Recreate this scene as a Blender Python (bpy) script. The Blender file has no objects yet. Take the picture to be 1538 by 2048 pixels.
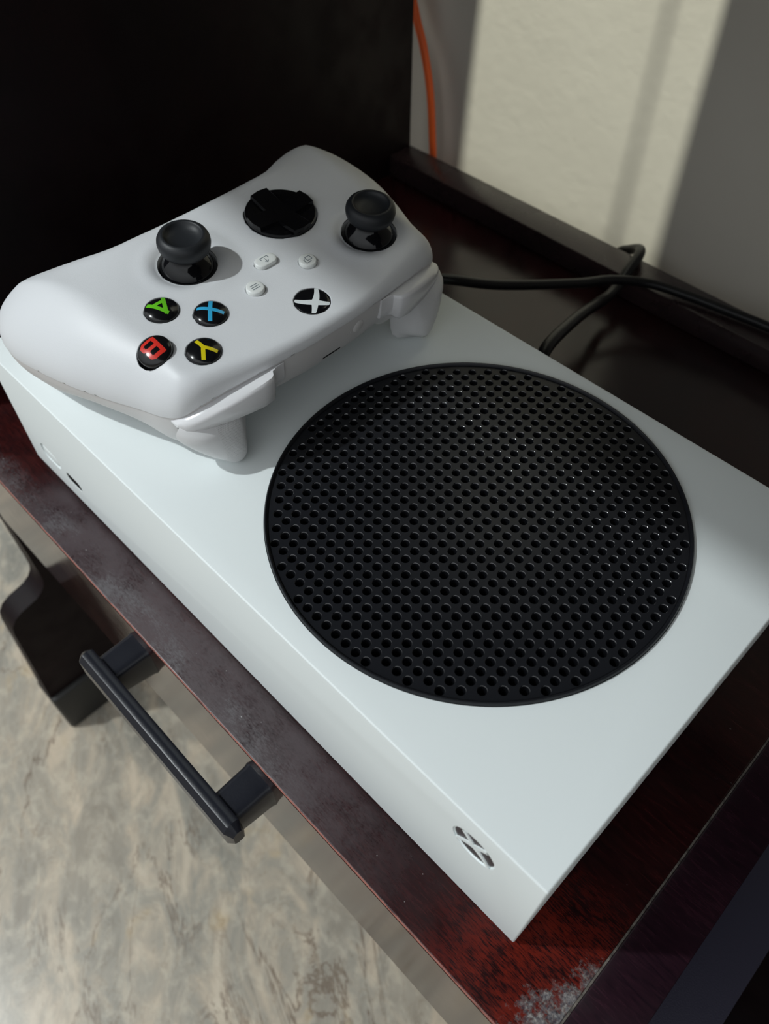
import bpy, bmesh, math, random
import numpy as np
from mathutils import Vector, Matrix, Euler
from mathutils.geometry import delaunay_2d_cdt

C = bpy.context.scene.collection
PI = math.pi
rnd = random.Random(7)

# ------------------------------------------------------------------ camera, world, lights, exposure
cam_d = bpy.data.cameras.new('camera')
cam = bpy.data.objects.new('camera', cam_d)
C.objects.link(cam)
cam_d.sensor_fit = 'HORIZONTAL'
cam_d.sensor_width = 36.0
cam_d.lens = 1577.16 / 1538 * 36
cam.location = (0.27794, -0.05731, 0.26466)
cam.rotation_euler = (0.659733, -0.000555, 0.787242)
cam_d.clip_start = 0.01
cam_d.clip_end = 30
cam_d.dof.use_dof = True
cam_d.dof.focus_distance = 0.255
cam_d.dof.aperture_fstop = 18
bpy.context.scene.camera = cam

sc = bpy.context.scene
sc.view_settings.view_transform = 'Standard'
sc.view_settings.look = 'None'
sc.view_settings.gamma = 1
sc.view_settings.use_curve_mapping = False
sc.view_settings.exposure = 0.0

w = bpy.data.worlds.new('room_light')
sc.world = w
w.use_nodes = True
# soft room light: pale ceiling overhead, dimmer walls towards the horizon
_bg = w.node_tree.nodes['Background']
_bg.inputs[1].default_value = 1.0
_tc = w.node_tree.nodes.new('ShaderNodeTexCoord')
_sx = w.node_tree.nodes.new('ShaderNodeSeparateXYZ')
_rp = w.node_tree.nodes.new('ShaderNodeValToRGB')
w.node_tree.links.new(_tc.outputs['Generated'], _sx.inputs[0])
w.node_tree.links.new(_sx.outputs[2], _rp.inputs[0])
w.node_tree.links.new(_rp.outputs[0], _bg.inputs[0])
_rp.color_ramp.elements[0].position = 0.0
_rp.color_ramp.elements[0].color = (.20, .203, .205, 1)
_rp.color_ramp.elements[1].position = 0.6
_rp.color_ramp.elements[1].color = (1.15, 1.20, 1.23, 1)


def lamp(name, loc, energy, color, radius, target=None, spot=None):
    d = bpy.data.lights.new(name, 'SPOT' if spot else 'POINT')
    d.energy = energy
    d.color = color
    d.shadow_soft_size = radius
    o = bpy.data.objects.new(name, d)
    C.objects.link(o)
    o.location = loc
    if spot:
        d.spot_size = math.radians(spot)
        d.spot_blend = 0.3
        o.rotation_euler = (Vector(target) - Vector(loc)).to_track_quat('-Z', 'Y').to_euler()
    return o


KEY = lamp('key_bulb', (-0.52, -0.70, 1.27), 55, (0.93, 0.99, 1.0), 0.022, target=(.08, .12, 0), spot=44)
WALL_SPOT = lamp('wall_strip_spot', (0.045, 0.08, 2.10), 860, (0.97, 1.0, 0.87), 0.022, target=(.04, .31, .1), spot=13)  # unseen spot, added to light the wall strip through the notch


# ------------------------------------------------------------------ helpers
def link(o, parent=None):
    C.objects.link(o)
    if parent:
        o.parent = parent
    return o


def empty(name, loc, label, cat, group=None):
    o = bpy.data.objects.new(name, None)
    o.empty_display_size = 0.01
    o.location = loc
    C.objects.link(o)
    o['label'] = label
    o['category'] = cat
    if group:
        o['group'] = group
    return o


def tag(o, label=None, cat=None, group=None, kind=None):
    if label:
        o['label'] = label
    if cat:
        o['category'] = cat
    if group:
        o['group'] = group
    if kind:
        o['kind'] = kind
    return o


def mesh_obj(name, verts, faces, m, parent=None, smooth=True, angle=None, scale=1.0):
    me = bpy.data.meshes.new(name)
    me.from_pydata([tuple(c * scale for c in v) for v in verts], [], faces)
    me.materials.append(m)
    me.update()
    if smooth:
        me.polygons.foreach_set('use_smooth', [True] * len(me.polygons))
        if angle:
            me.set_sharp_from_angle(angle=math.radians(angle))
    o = bpy.data.objects.new(name, me)
    return link(o, parent)


def bm_obj(name, bm, m, parent=None, smooth=False, angle=None):
    bmesh.ops.recalc_face_normals(bm, faces=bm.faces)
    me = bpy.data.meshes.new(name)
    bm.to_mesh(me)
    bm.free()
    me.materials.append(m)
    if smooth:
        me.polygons.foreach_set('use_smooth', [True] * len(me.polygons))
        if angle:
            me.set_sharp_from_angle(angle=math.radians(angle))
    o = bpy.data.objects.new(name, me)
    return link(o, parent)


def box_bm(lo, hi, bevel=0.0, seg=2, bm=None):
    bm2 = bmesh.new()
    r = bmesh.ops.create_cube(bm2, size=1)
    for v in bm2.verts:
        v.co = Vector([lo[i] + (v.co[i] + .5) * (hi[i] - lo[i]) for i in range(3)])
    if bevel:
        bmesh.ops.bevel(bm2, geom=bm2.edges[:], offset=bevel, segments=seg, profile=.5, affect='EDGES')
    if bm is None:
        return bm2
    me = bpy.data.meshes.new('t')
    bm2.to_mesh(me)
    bm2.free()
    bm.from_mesh(me)
    bpy.data.meshes.remove(me)
    return bm


def lathe(profile, seg=48, center=(0, 0, 0), close_top=True):
    """profile: list of (r, z); r=0 ends closed."""
    verts, faces = [], []
    rows = []
    for r, z in profile:
        if r <= 1e-9:
            verts.append((center[0], center[1], center[2] + z))
            rows.append([len(verts) - 1])
        else:
            row = []
            for k in range(seg):
                a = 2 * PI * k / seg
                verts.append((center[0] + r * math.cos(a), center[1] + r * math.sin(a), center[2] + z))
                row.append(len(verts) - 1)
            rows.append(row)
    for a, b in zip(rows[:-1], rows[1:]):
        n = seg
        for k in range(n):
            k2 = (k + 1) % n
            if len(a) == 1:
                faces.append((a[0], b[k2], b[k]))
            elif len(b) == 1:
                faces.append((a[k], a[k2], b[0]))
            else:
                faces.append((a[k], a[k2], b[k2], b[k]))
    return verts, faces


def smoothstep(a, b, x):
    t = np.clip((x - a) / (b - a), 0, 1)
    return t * t * (3 - 2 * t)


def catmull(pts, n, closed=False):
    P = np.array(pts, float)
    out = []
    N = len(P)
    rng = range(N) if closed else range(N - 1)
    for i in rng:
        if closed:
            p0, p1, p2, p3 = P[(i - 1) % N], P[i], P[(i + 1) % N], P[(i + 2) % N]
        else:
            p0, p1, p2, p3 = P[max(i - 1, 0)], P[i], P[i + 1], P[min(i + 2, N - 1)]
        for k in range(n):
            t = k / n
            out.append(.5 * ((2 * p1) + (-p0 + p2) * t + (2 * p0 - 5 * p1 + 4 * p2 - p3) * t * t + (-p0 + 3 * p1 - 3 * p2 + p3) * t ** 3))
    if not closed:
        out.append(P[-1])
    return np.array(out)


def arc_resample(P, step):
    Q = np.vstack([P, P[:1]])
    L = np.concatenate([[0], np.cumsum(np.hypot(*(np.diff(Q[:, :2], axis=0).T)))])
    n_ = int(L[-1] / step)
    t = np.arange(n_) * L[-1] / n_
    return np.stack([np.interp(t, L, Q[:, k]) for k in range(Q.shape[1])], 1)


def in_poly(pts, poly):
    x, y = pts[:, 0], pts[:, 1]
    inside = np.zeros(len(pts), bool)
    n = len(poly)
    j = n - 1
    for i in range(n):
        xi, yi = poly[i]
        xj, yj = poly[j]
        c = ((yi > y) != (yj > y)) & (x < (xj - xi) * (y - yi) / (yj - yi + 1e-30) + xi)
        inside ^= c
        j = i
    return inside


def cdt(points, loops, holes):
    """points Nx2 free points; loops: list of index loops into points (constraint edges); holes: predicate(centroids)->bool remove"""
    edges = []
    for lp in loops:
        for a, b in zip(lp, lp[1:] + lp[:1]):
            edges.append((a, b))
    r = delaunay_2d_cdt([Vector((float(a), float(b))) for a, b in points], edges, [], 0, 1e-7)
    V = np.array([(v.x, v.y) for v in r[0]])
    F = np.array([f for f in r[2] if len(f) == 3])
    cen = V[F].mean(1)
    keep = ~holes(cen)
    return V, F[keep], r[3]


def tube_curve(name, pts, radius, m, parent=None, seg=14):
    P = catmull(pts, 10)
    T = np.gradient(P, axis=0)
    T /= np.linalg.norm(T, axis=1)[:, None]
    up = np.array([0.0, 0, 1])
    if abs(T[0] @ up) > .9:
        up = np.array([1.0, 0, 0])
    N = np.cross(T[0], up)
    N /= np.linalg.norm(N)
    verts, faces = [], []
    for i in range(len(P)):
        N = N - T[i] * (N @ T[i])
        N /= np.linalg.norm(N)
        B = np.cross(T[i], N)
        for k in range(seg):
            a = 2 * PI * k / seg
            verts.append(tuple(P[i] + radius * (math.cos(a) * N + math.sin(a) * B)))
    for i in range(len(P) - 1):
        for k in range(seg):
            k2 = (k + 1) % seg
            faces.append((i * seg + k, (i + 1) * seg + k, (i + 1) * seg + k2, i * seg + k2))
    faces.append(tuple(range(seg)))
    faces.append(tuple(range((len(P) - 1) * seg, len(P) * seg))[::-1])
    return mesh_obj(name, verts, faces, m, parent, True, 60)


# ------------------------------------------------------------------ materials
class NT:
    def __init__(s, name):
        s.m = bpy.data.materials.new(name)
        s.m.use_nodes = True
        s.t = s.m.node_tree
        s.b = s.t.nodes['Principled BSDF']

    def n(s, typ, **kw):
        nd = s.t.nodes.new(typ)
        for k, v in kw.items():
            if k.startswith('i_'):
                nd.inputs[k[2:].replace('_', ' ')].default_value = v
            else:
                setattr(nd, k, v)
        return nd

    def l(s, a, b):
        s.t.links.new(a, b)

    def set(s, **kw):
        for k, v in kw.items():
            s.b.inputs[k.replace('_', ' ')].default_value = v

    def noise(s, vec, scale, detail=4, rough=.5, dist=0):
        nd = s.n('ShaderNodeTexNoise')
        nd.inputs['Scale'].default_value = scale
        nd.inputs['Detail'].default_value = detail
        nd.inputs['Roughness'].default_value = rough
        nd.inputs['Distortion'].default_value = dist
        if vec is not None:
            s.l(vec, nd.inputs['Vector'])
        return nd

    def ramp(s, fac, stops):
        nd = s.n('ShaderNodeValToRGB')
        e = nd.color_ramp.elements
        while len(e) > 1:
            e.remove(e[-1])
        e[0].position = stops[0][0]
        e[0].color = tuple(stops[0][1]) + (1,)
        for p, c in stops[1:]:
            x = e.new(p)
            x.color = tuple(c) + (1,)
        s.l(fac, nd.inputs['Fac'])
        return nd

    def math(s, op, a, b=None, clamp=False):
        nd = s.n('ShaderNodeMath', operation=op, use_clamp=clamp)
        for k, v in enumerate((a, b)):
            if v is None:
                continue
            if isinstance(v, (int, float)):
                nd.inputs[k].default_value = v
            else:
                s.l(v, nd.inputs[k])
        return nd.outputs[0]

    def maprange(s, v, a, b, c=0, d=1, smooth=True):
        nd = s.n('ShaderNodeMapRange')
        if smooth:
            nd.interpolation_type = 'SMOOTHSTEP'
        s.l(v, nd.inputs[0])
        for k, x in zip((1, 2, 3, 4), (a, b, c, d)):
            nd.inputs[k].default_value = x
        return nd.outputs[0]

    def mix(s, fac, a, b):
        nd = s.n('ShaderNodeMix', data_type='RGBA')
        if isinstance(fac, (int, float)):
            nd.inputs[0].default_value = fac
        else:
            s.l(fac, nd.inputs[0])
        for k, v in ((6, a), (7, b)):
            if isinstance(v, tuple):
                nd.inputs[k].default_value = v + (1,)
            else:
                s.l(v, nd.inputs[k])
        return nd.outputs[2]

    def bump(s, h, strength, distance):
        nd = s.n('ShaderNodeBump')
        nd.inputs['Strength'].default_value = strength
        nd.inputs['Distance'].default_value = distance
        s.l(h, nd.inputs['Height'])
        s.l(nd.outputs[0], s.b.inputs['Normal'])

    def coords(s):
        return s.n('ShaderNodeTexCoord').outputs['Object']

    def sep(s, vec):
        nd = s.n('ShaderNodeSeparateXYZ')
        s.l(vec, nd.inputs[0])
        return nd.outputs

    def mapping(s, vec, scale=(1, 1, 1), rot=(0, 0, 0)):
        nd = s.n('ShaderNodeMapping')
        nd.inputs['Scale'].default_value = scale
        nd.inputs['Rotation'].default_value = rot
        s.l(vec, nd.inputs['Vector'])
        return nd.outputs[0]


def plain(name, col, rough=.4, spec=.5, coat=0, grain=None):
    t = NT(name)
    t.set(Base_Color=tuple(col) + (1,), Roughness=rough)
    t.b.inputs['Specular IOR Level'].default_value = spec
    if coat:
        t.b.inputs['Coat Weight'].default_value = coat
        t.b.inputs['Coat Roughness'].default_value = .08
    if grain:
        nd = t.noise(t.coords(), grain[0], 2)
        t.bump(nd.outputs['Fac'], grain[1], grain[2])
    return t.m


M_console = plain('console_white_plastic', (0.76, 0.81, 0.81), .45, .25, grain=(3500, .12, .0001))
M_shell = plain('controller_white_plastic', (0.665, 0.68, 0.70), .46, .5, grain=(2600, .25, .00012))
M_shell2 = plain('controller_grey_white_plastic', (0.62, 0.61, 0.61), .42, .4)
M_bumper = plain('glossy_white_plastic', (0.70, 0.70, 0.715), .16, .5)
M_btn_white = plain('ivory_button_plastic', (0.74, 0.76, 0.74), .3, .5)
M_black_gloss = plain('gloss_black_plastic', (0.005, 0.005, 0.006), .08, .32)
M_black_rubber = plain('stick_rubber', (0.014, 0.016, 0.019), .48, .35, grain=(2500, .3, .0001))
M_vent = plain('vent_black_plastic', (0.010, 0.0108, 0.0135), .30, .28)
M_ventwall = plain('vent_hole_gloss', (0.006, 0.0065, 0.008), .12, .9)
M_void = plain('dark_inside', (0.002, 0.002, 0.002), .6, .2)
M_cable = plain('cable_black', (0.005, 0.005, 0.006), .4, .3)
M_loop = plain('cable_grey', (0.035, 0.038, 0.034), .45, .4)
M_orange = plain('orange_cable_sheath', (0.95, 0.15, 0.03), .4, .4)
M_handle = plain('handle_black', (0.008, 0.009, 0.014), .30, .4, grain=(900, .15, .0002))
M_foot = plain('foot_black_plastic', (0.018, 0.018, 0.017), .5, .4)
M_dome = plain('button_dome_black', (0.006, 0.006, 0.007), .15, .4)
M_print = plain('grey_print', (0.16, 0.19, 0.21), .4)
M_gA = plain('print_green', (0.13, 0.52, 0.02), .25)
M_gB = plain('print_red', (0.62, 0.03, 0.02), .25)
M_gX = plain('print_blue', (0.035, 0.36, 0.62), .25)
M_gY = plain('print_yellow', (0.62, 0.52, 0.01), .25)
M_logo_white = plain('logo_white', (0.70, 0.74, 0.74), .3)
M_logo_dark = plain('logo_dark', (0.035, 0.027, 0.033), .35)


def wood(name, base_dark=(.007, .0025, .0030), base_red=(.045, .009, .009), rough=.2, wear_and_light=True, lip=False):
    t = NT(name)
    co = t.coords()
    x, y, z = t.sep(co)
    # grain runs along X with stained pores
    st = t.mapping(co, (18, 150, 150))
    g = t.noise(st, 6, 6, .62, .8)
    fine = t.noise(t.mapping(co, (120, 900, 900)), 3, 3, .6)
    blot = t.noise(co, 14, 3, .5)
    f = t.math('ADD', t.math('MULTIPLY', g.outputs['Fac'], .62), t.math('MULTIPLY', fine.outputs['Fac'], .25))
    f = t.math('ADD', f, t.math('MULTIPLY', t.math('SUBTRACT', blot.outputs['Fac'], .5), .55))
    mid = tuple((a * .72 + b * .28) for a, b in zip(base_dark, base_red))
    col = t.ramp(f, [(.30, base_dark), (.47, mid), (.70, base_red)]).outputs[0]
    rg = t.noise(co, 60, 4)
    rr = t.maprange(rg.outputs['Fac'], .3, .75, rough * .85, rough * 1.3)
    if wear_and_light:
        # worn red stain at right front corner and far left, lit corner painted brighter
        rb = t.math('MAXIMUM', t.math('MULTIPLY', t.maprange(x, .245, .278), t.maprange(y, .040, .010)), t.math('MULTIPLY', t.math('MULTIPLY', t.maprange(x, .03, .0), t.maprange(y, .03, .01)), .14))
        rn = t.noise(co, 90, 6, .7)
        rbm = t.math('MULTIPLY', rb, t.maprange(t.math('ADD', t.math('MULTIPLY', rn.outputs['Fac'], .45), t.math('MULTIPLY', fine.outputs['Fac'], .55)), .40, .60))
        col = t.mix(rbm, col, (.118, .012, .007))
        # dusty, scuffed film plus painted grey-violet sheen on the strip in front of the console
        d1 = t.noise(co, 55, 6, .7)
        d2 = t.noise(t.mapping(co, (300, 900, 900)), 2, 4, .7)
        dust_and_sheen = t.maprange(t.math('ADD', t.math('MULTIPLY', d1.outputs['Fac'], .6), t.math('MULTIPLY', d2.outputs['Fac'], .4)), .26, .60)
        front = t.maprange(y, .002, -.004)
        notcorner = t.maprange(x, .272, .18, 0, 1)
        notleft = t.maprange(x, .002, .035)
        dust_and_sheen = t.math('MULTIPLY', t.math('MULTIPLY', dust_and_sheen, front), t.math('MULTIPLY', notcorner, notleft))
        dust_and_sheen = t.math('MULTIPLY', dust_and_sheen, .85)
        col = t.mix(dust_and_sheen, col, (.034, .0195, .0235))
        # greyer settled dust towards the front arris
        d3 = t.maprange(t.math('ADD', t.math('MULTIPLY', t.noise(co, 34, 7, .72).outputs['Fac'], .7), t.math('MULTIPLY', d2.outputs['Fac'], .3)), .48, .66)
        d3 = t.math('MULTIPLY', t.math('MULTIPLY', d3, t.math('MULTIPLY', t.maprange(y, -.006, -.013), t.maprange(x, .22, .15))), .75)
        col = t.mix(d3, col, (.085, .080, .085))
        # pale flaking along the joint at the right front corner
        fl = t.noise(t.mapping(co, (1, 1, 1)), 230, 8, .75)
        band = t.maprange(t.math('ADD', x, t.math('MULTIPLY', t.maprange(y, .034, -.016), .014)), .2925, .3060)
        alongy = t.maprange(y, .050, -.004)
        k = t.math('ADD', t.math('MULTIPLY', band, t.math('ADD', t.math('MULTIPLY', alongy, .66), .06)), t.math('MULTIPLY', t.math('SUBTRACT', fl.outputs['Fac'], .5), 2.4))
        flake = t.maprange(k, .44, .78, 0, .9)
        top_only = t.maprange(z, -.0035, -.0025)
        flake = t.math('MULTIPLY', flake, top_only)
        col = t.mix(flake, col, t.ramp(t.noise(co, 900, 4, .7).outputs['Fac'], [(.38, (.035, .035, .05)), (.52, (.17, .165, .165)), (.65, (.31, .29, .265))]).outputs[0])
        # tiny light specks
        vo = t.n('ShaderNodeTexVoronoi')
        vo.inputs['Scale'].default_value = 210
        t.l(co, vo.inputs['Vector'])
        spk = t.maprange(vo.outputs['Distance'], .05, .028)
        spn = t.maprange(t.noise(co, 45, 2).outputs['Fac'], .42, .52)
        spk = t.math('MULTIPLY', t.math('MULTIPLY', spk, spn), t.math('MULTIPLY', front, .8))
        col = t.mix(spk, col, (.38, .37, .36))
        # rubbed-through red / pinkish line on the front arris
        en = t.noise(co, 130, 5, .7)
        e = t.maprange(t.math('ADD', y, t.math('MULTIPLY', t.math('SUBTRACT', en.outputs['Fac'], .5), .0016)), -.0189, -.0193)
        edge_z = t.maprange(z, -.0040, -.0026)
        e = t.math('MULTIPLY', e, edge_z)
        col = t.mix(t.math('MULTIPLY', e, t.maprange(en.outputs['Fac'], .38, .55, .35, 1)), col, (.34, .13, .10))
        wr = t.math('MAXIMUM', t.math('MULTIPLY', dust_and_sheen, .30), t.math('MULTIPLY', flake, .6))
        rr = t.math('ADD', rr, wr, True)
        t.bump(t.math('ADD', t.math('MULTIPLY', fl.outputs['Fac'], t.math('ADD', flake, .04)), t.math('MULTIPLY', g.outputs['Fac'], .03)), .6, .0008)
    else:
        t.bump(g.outputs['Fac'], .04, .0005)
    t.l(col, t.b.inputs['Base Color'])
    t.l(rr, t.b.inputs['Roughness'])
    t.b.inputs['Specular IOR Level'].default_value = .5
    return t.m


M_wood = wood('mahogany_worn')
M_wood2 = wood('mahogany_dark', base_dark=(.009, .004, .007), base_red=(.040, .013, .021), rough=.2, wear_and_light=False)
M_panel = wood('mahogany_panel', base_dark=(.0045, .0022, .003), base_red=(.013, .0042, .005), rough=.5, wear_and_light=False)
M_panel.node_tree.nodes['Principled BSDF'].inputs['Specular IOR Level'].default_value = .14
M_rail = wood('mahogany_rail', base_dark=(.016, .010, .011), base_red=(.050, .026, .028), rough=.28, wear_and_light=False)
M_face = wood('lacquered_front', base_dark=(.010, .004, .004), base_red=(.05, .012, .010), rough=.09, wear_and_light=False)
M_blue = plain('blue_black_laminate', (.036, .034, .054), .35, .5, grain=(1800, .3, .0003))


def dustmat():
    t = NT('settled_dust')
    co = t.coords()
    nz = t.noise(co, 400, 5, .7)
    t.l(t.ramp(nz.outputs['Fac'], [(.35, (.03, .024, .022)), (.6, (.16, .14, .12)), (.8, (.28, .26, .23))]).outputs[0], t.b.inputs['Base Color'])
    t.set(Roughness=.9)
    return t.m


M_dust = dustmat()


def marble():
    t = NT('marble_floor')
    co = t.coords()
    def rm(deg, sx, sy):
        return t.mapping(t.mapping(co, (1, 1, 1), (0, 0, math.radians(deg))), (sx, sy, 1))
    big = t.noise(rm(32, .75, 1.1), 6, 5, .6, .8)
    mid = t.noise(rm(30, .55, 1.15), 30, 9, .62, 1.0)
    fine = t.noise(rm(30, .7, 1.0), 110, 6, .65, .4)
    base = t.ramp(big.outputs['Fac'], [(.36, (.275, .265, .225)), (.50, (.385, .335, .265)), (.62, (.49, .41, .31))]).outputs[0]
    patch = t.ramp(mid.outputs['Fac'], [(.36, (.19, .18, .155)), (.46, (.29, .275, .235)), (.53, (.39, .34, .27)), (.60, (.53, .44, .335)), (.68, (.64, .545, .42))]).outputs[0]
    col = t.mix(.58, base, patch)
    v = t.noise(rm(34, .45, 1.1), 13, 7, .62, 1.4)
    iso = t.math('ABSOLUTE', t.math('SUBTRACT', v.outputs['Fac'], .5))
    vein = t.maprange(iso, .016, .002)
    vm = t.maprange(t.noise(co, 11, 3).outputs['Fac'], .46, .60)
    col = t.mix(t.math('MULTIPLY', t.math('MULTIPLY', vein, vm), .75), col, (.15, .11, .08))
    v2 = t.noise(rm(28, .5, 1.1), 30, 6, .66, 1.4)
    iso2 = t.maprange(t.math('ABSOLUTE', t.math('SUBTRACT', v2.outputs['Fac'], .47)), .012, .001)
    col = t.mix(t.math('MULTIPLY', iso2, .30), col, (.20, .15, .10))
    gold = t.maprange(t.noise(co, 9, 4, .6).outputs['Fac'], .56, .68)
    gold = t.math('MULTIPLY', gold, t.maprange(mid.outputs['Fac'], .46, .58))
    col = t.mix(t.math('MULTIPLY', gold, .75), col, (.42, .28, .10))
    col = t.mix(t.maprange(fine.outputs['Fac'], .45, .68, 0, .35), col, (.60, .54, .43))
    t.l(col, t.b.inputs['Base Color'])
    t.set(Roughness=.26)
    t.b.inputs['Specular IOR Level'].default_value = .22
    return t.m


def wallpaint():
    t = NT('cream_wall_paint')
    co = t.coords()
    a = t.noise(co, 9, 4)
    b = t.noise(co, 120, 4)
    sp = t.n('ShaderNodeTexVoronoi')
    sp.inputs['Scale'].default_value = 26
    t.l(co, sp.inputs['Vector'])
    s = t.maprange(sp.outputs['Distance'], .07, .03)
    s = t.math('MULTIPLY', s, t.maprange(t.noise(co, 17, 2).outputs['Fac'], .5, .62))
    col = t.ramp(a.outputs['Fac'], [(.3, (.54, .505, .44)), (.7, (.59, .555, .485))]).outputs[0]
    col = t.mix(t.math('MULTIPLY', s, .35), col, (.35, .31, .24))
    t.l(col, t.b.inputs['Base Color'])
    t.set(Roughness=.65)
    t.bump(b.outputs['Fac'], .08, .001)
    return t.m


M_floor = marble()
M_wall = wallpaint()

# ------------------------------------------------------------------ setting
YW = 0.33          # wall plane
ZF = -0.31         # floor
o = mesh_obj('floor', [(-3, -3, ZF), (3, -3, ZF), (3, YW, ZF), (-3, YW, ZF), (-3, -3, ZF - .02), (3, -3, ZF - .02), (3, YW, ZF - .02), (-3, YW, ZF - .02)],
             [(0, 1, 2, 3), (7, 6, 5, 4), (0, 4, 5, 1), (1, 5, 6, 2), (2, 6, 7, 3), (3, 7, 4, 0)], M_floor, smooth=False)
tag(o, kind='structure')
o = bm_obj('wall_back', box_bm((-3, YW, ZF), (3, YW + .1, 2.3)), M_wall)
tag(o, kind='structure')

# ------------------------------------------------------------------ desk with its low shelf
ZT_ = .4199
XL, XR = -0.06, 0.298      # inner faces of the shelf bay
YF, YB = -0.0195, 0.303
ZS = -0.002
desk = empty('desk', (.1, .15, ZF), 'dark mahogany desk with a worn low shelf and tall side panel against the wall', 'desk')
inv = Matrix.Translation((-.1, -.15, -ZF))


def dpart(name, bm, m, smooth=False, angle=None, parent=None):
    bm.transform(inv) if parent is None else None
    return bm_obj(name, bm, m, parent or desk, smooth, angle)


# shelf board, front arris rubbed
def local_mat(m, off=(.1, .15, ZF)):
    return m


def desk_box(name, lo, hi, m, bevel=.0006, seg=2):
    """mesh keeps world coordinates (so grain and wear masks read in desk space); object sits under the desk empty"""
    bm = box_bm(lo, hi, bevel, seg)
    ob = bm_obj(name, bm, m, desk, smooth=True, angle=40)
    ob.location = (-.1, -.15, -ZF)
    return ob


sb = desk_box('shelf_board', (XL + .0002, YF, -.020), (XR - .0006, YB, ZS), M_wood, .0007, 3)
front = desk_box('front_panel', (XL + .0002, YF - .0002, -.085), (XR - .0006, YF + .0001, -.0028), M_face, 0, 1)
lip = desk_box('back_rail', (XL + .0002, .2835, ZS + .0001), (.75, .3025, .011), M_rail, .0008, 2)
# floor-standing left side panel: straight neck, S-curve out to a deeper foot
prof = [(-.0190, .62), (-.0190, -.10), (-.0190, -.142)]
prof += [(-.0193, -.148), (-.0205, -.1525), (-.0235, -.1565), (-.0285, -.1598), (-.0345, -.1612), (-.0400, -.1626), (-.0452, -.1655), (-.0490, -.1705), (-.0505, -.177)]
prof += [(-.0520, -.200), (-.0565, -.262), (.290, -.262), (.3025, -.262), (.3025, .62)]
verts = [(XL, y, z) for y, z in prof] + [(XL - .017, y, z) for y, z in prof]
n = len(prof)
faces = [tuple(range(n)), tuple(range(2 * n - 1, n - 1, -1))] + [(i, i + n, (i + 1) % n + n, (i + 1) % n) for i in range(n)]
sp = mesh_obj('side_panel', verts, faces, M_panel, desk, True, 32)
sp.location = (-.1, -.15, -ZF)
for nm, y0, y1 in (('foot', -.0575, -.008), ('foot', .24, .295)):
    f = desk_box(nm, (XL - .021, y0, ZF), (XL + .004, y1, -.2621), M_foot, .003, 3)
jd = desk_box('joint_dust', (XR - .0006, YF + .001, -.018), (XR, YB - .001, ZS - .0003), M_dust, 0, 1)
bp = desk_box('wall_light_blocker', (-.55, .2905, -.262), (XL - .055, YB, ZT_), M_panel, .0005, 1)  # unseen board, added to hold room light off the wall behind
# right divider, flush with the shelf
rp = desk_box('side_panel', (XR, YF - .004, -.262), (XR + .0172, YB, ZS), M_wood2, .0006, 2)
f = desk_box('foot', (XR - .004, YF - .006, ZF), (XR + .021, .03, -.2621), M_foot, .003, 3)
low = desk_box('lower_shelf', (XR + .0174, -.02, -.118), (.3495, YB, -.1), M_blue, .0006, 2)
low2 = desk_box('lower_back_panel', (.3497, -.02, -.262), (.72, YB, -.235), M_panel, .0006, 2)
fp2 = desk_box('side_panel', (.735, -.02, ZF), (.752, YB, .40), M_panel, .0006, 2)

# unseen board added to shade the bay; back notch lets wall light through
ZT = .42
YT = -.126
bm = bmesh.new()
NX0, NX1, NY = -.0218, .096, .274
box_bm((-.55, YT, ZT), (.78, NY, ZT + .018), 0, bm=bm)
box_bm((-.55, NY, ZT), (NX0, YW - .001, ZT + .018), 0, bm=bm)
box_bm((NX1, NY, ZT), (.78, YW - .001, ZT + .018), 0, bm=bm)
top = bm_obj('added_shade_top', bm, M_panel, desk)
top.location = (-.1, -.15, -ZF)
bm = bmesh.new()  # unseen slat, added only to cast the thin shade stripe on the wall
box_bm((.0705, NY - .012, ZT + .130), (.0729, YW - .001, ZT + .134), 0, bm=bm)
box_bm((.0700, NY - .012, ZT + .0181), (.0734, NY - .008, ZT + .130), 0, bm=bm)
br = bm_obj('wall_stripe_blocker', bm, M_panel, desk)
br.location = (-.1, -.15, -ZF)

# bar handle on the front panel
hb = bmesh.new()
P8 = [(-.0345, -.0125), (-.0355, -.0118), (-.0375, -.0112), (-.0392, -.0116), (-.0412, -.0140), (-.0414, -.0240), (-.0395, -.0262), (-.0355, -.0262), (-.0342, -.0250)]
x0, x1 = .0905, .1875
stations = [(x0, .55, .0), (x0 + .0028, 1, 0), (x1 - .0030, 1, 0), (x1, .55, 0)]
cy = np.mean([q[0] for q in P8])
cz = np.mean([q[1] for q in P8])
rings = []
for xx, sc_, _ in stations:
    rings.append([hb.verts.new((xx, cy + (q[0] - cy) * sc_, cz + (q[1] - cz) * sc_)) for q in P8])
for a, b in zip(rings[:-1], rings[1:]):
    for k in range(len(P8)):
        hb.faces.new((a[k], a[(k + 1) % len(P8)], b[(k + 1) % len(P8)], b[k]))
hb.faces.new(rings[0])
hb.faces.new(rings[-1][::-1])
handle = bm_obj('handle', hb, M_handle, front, smooth=True, angle=30)
tag(handle, 'black bar handle with worn edge')
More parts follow.
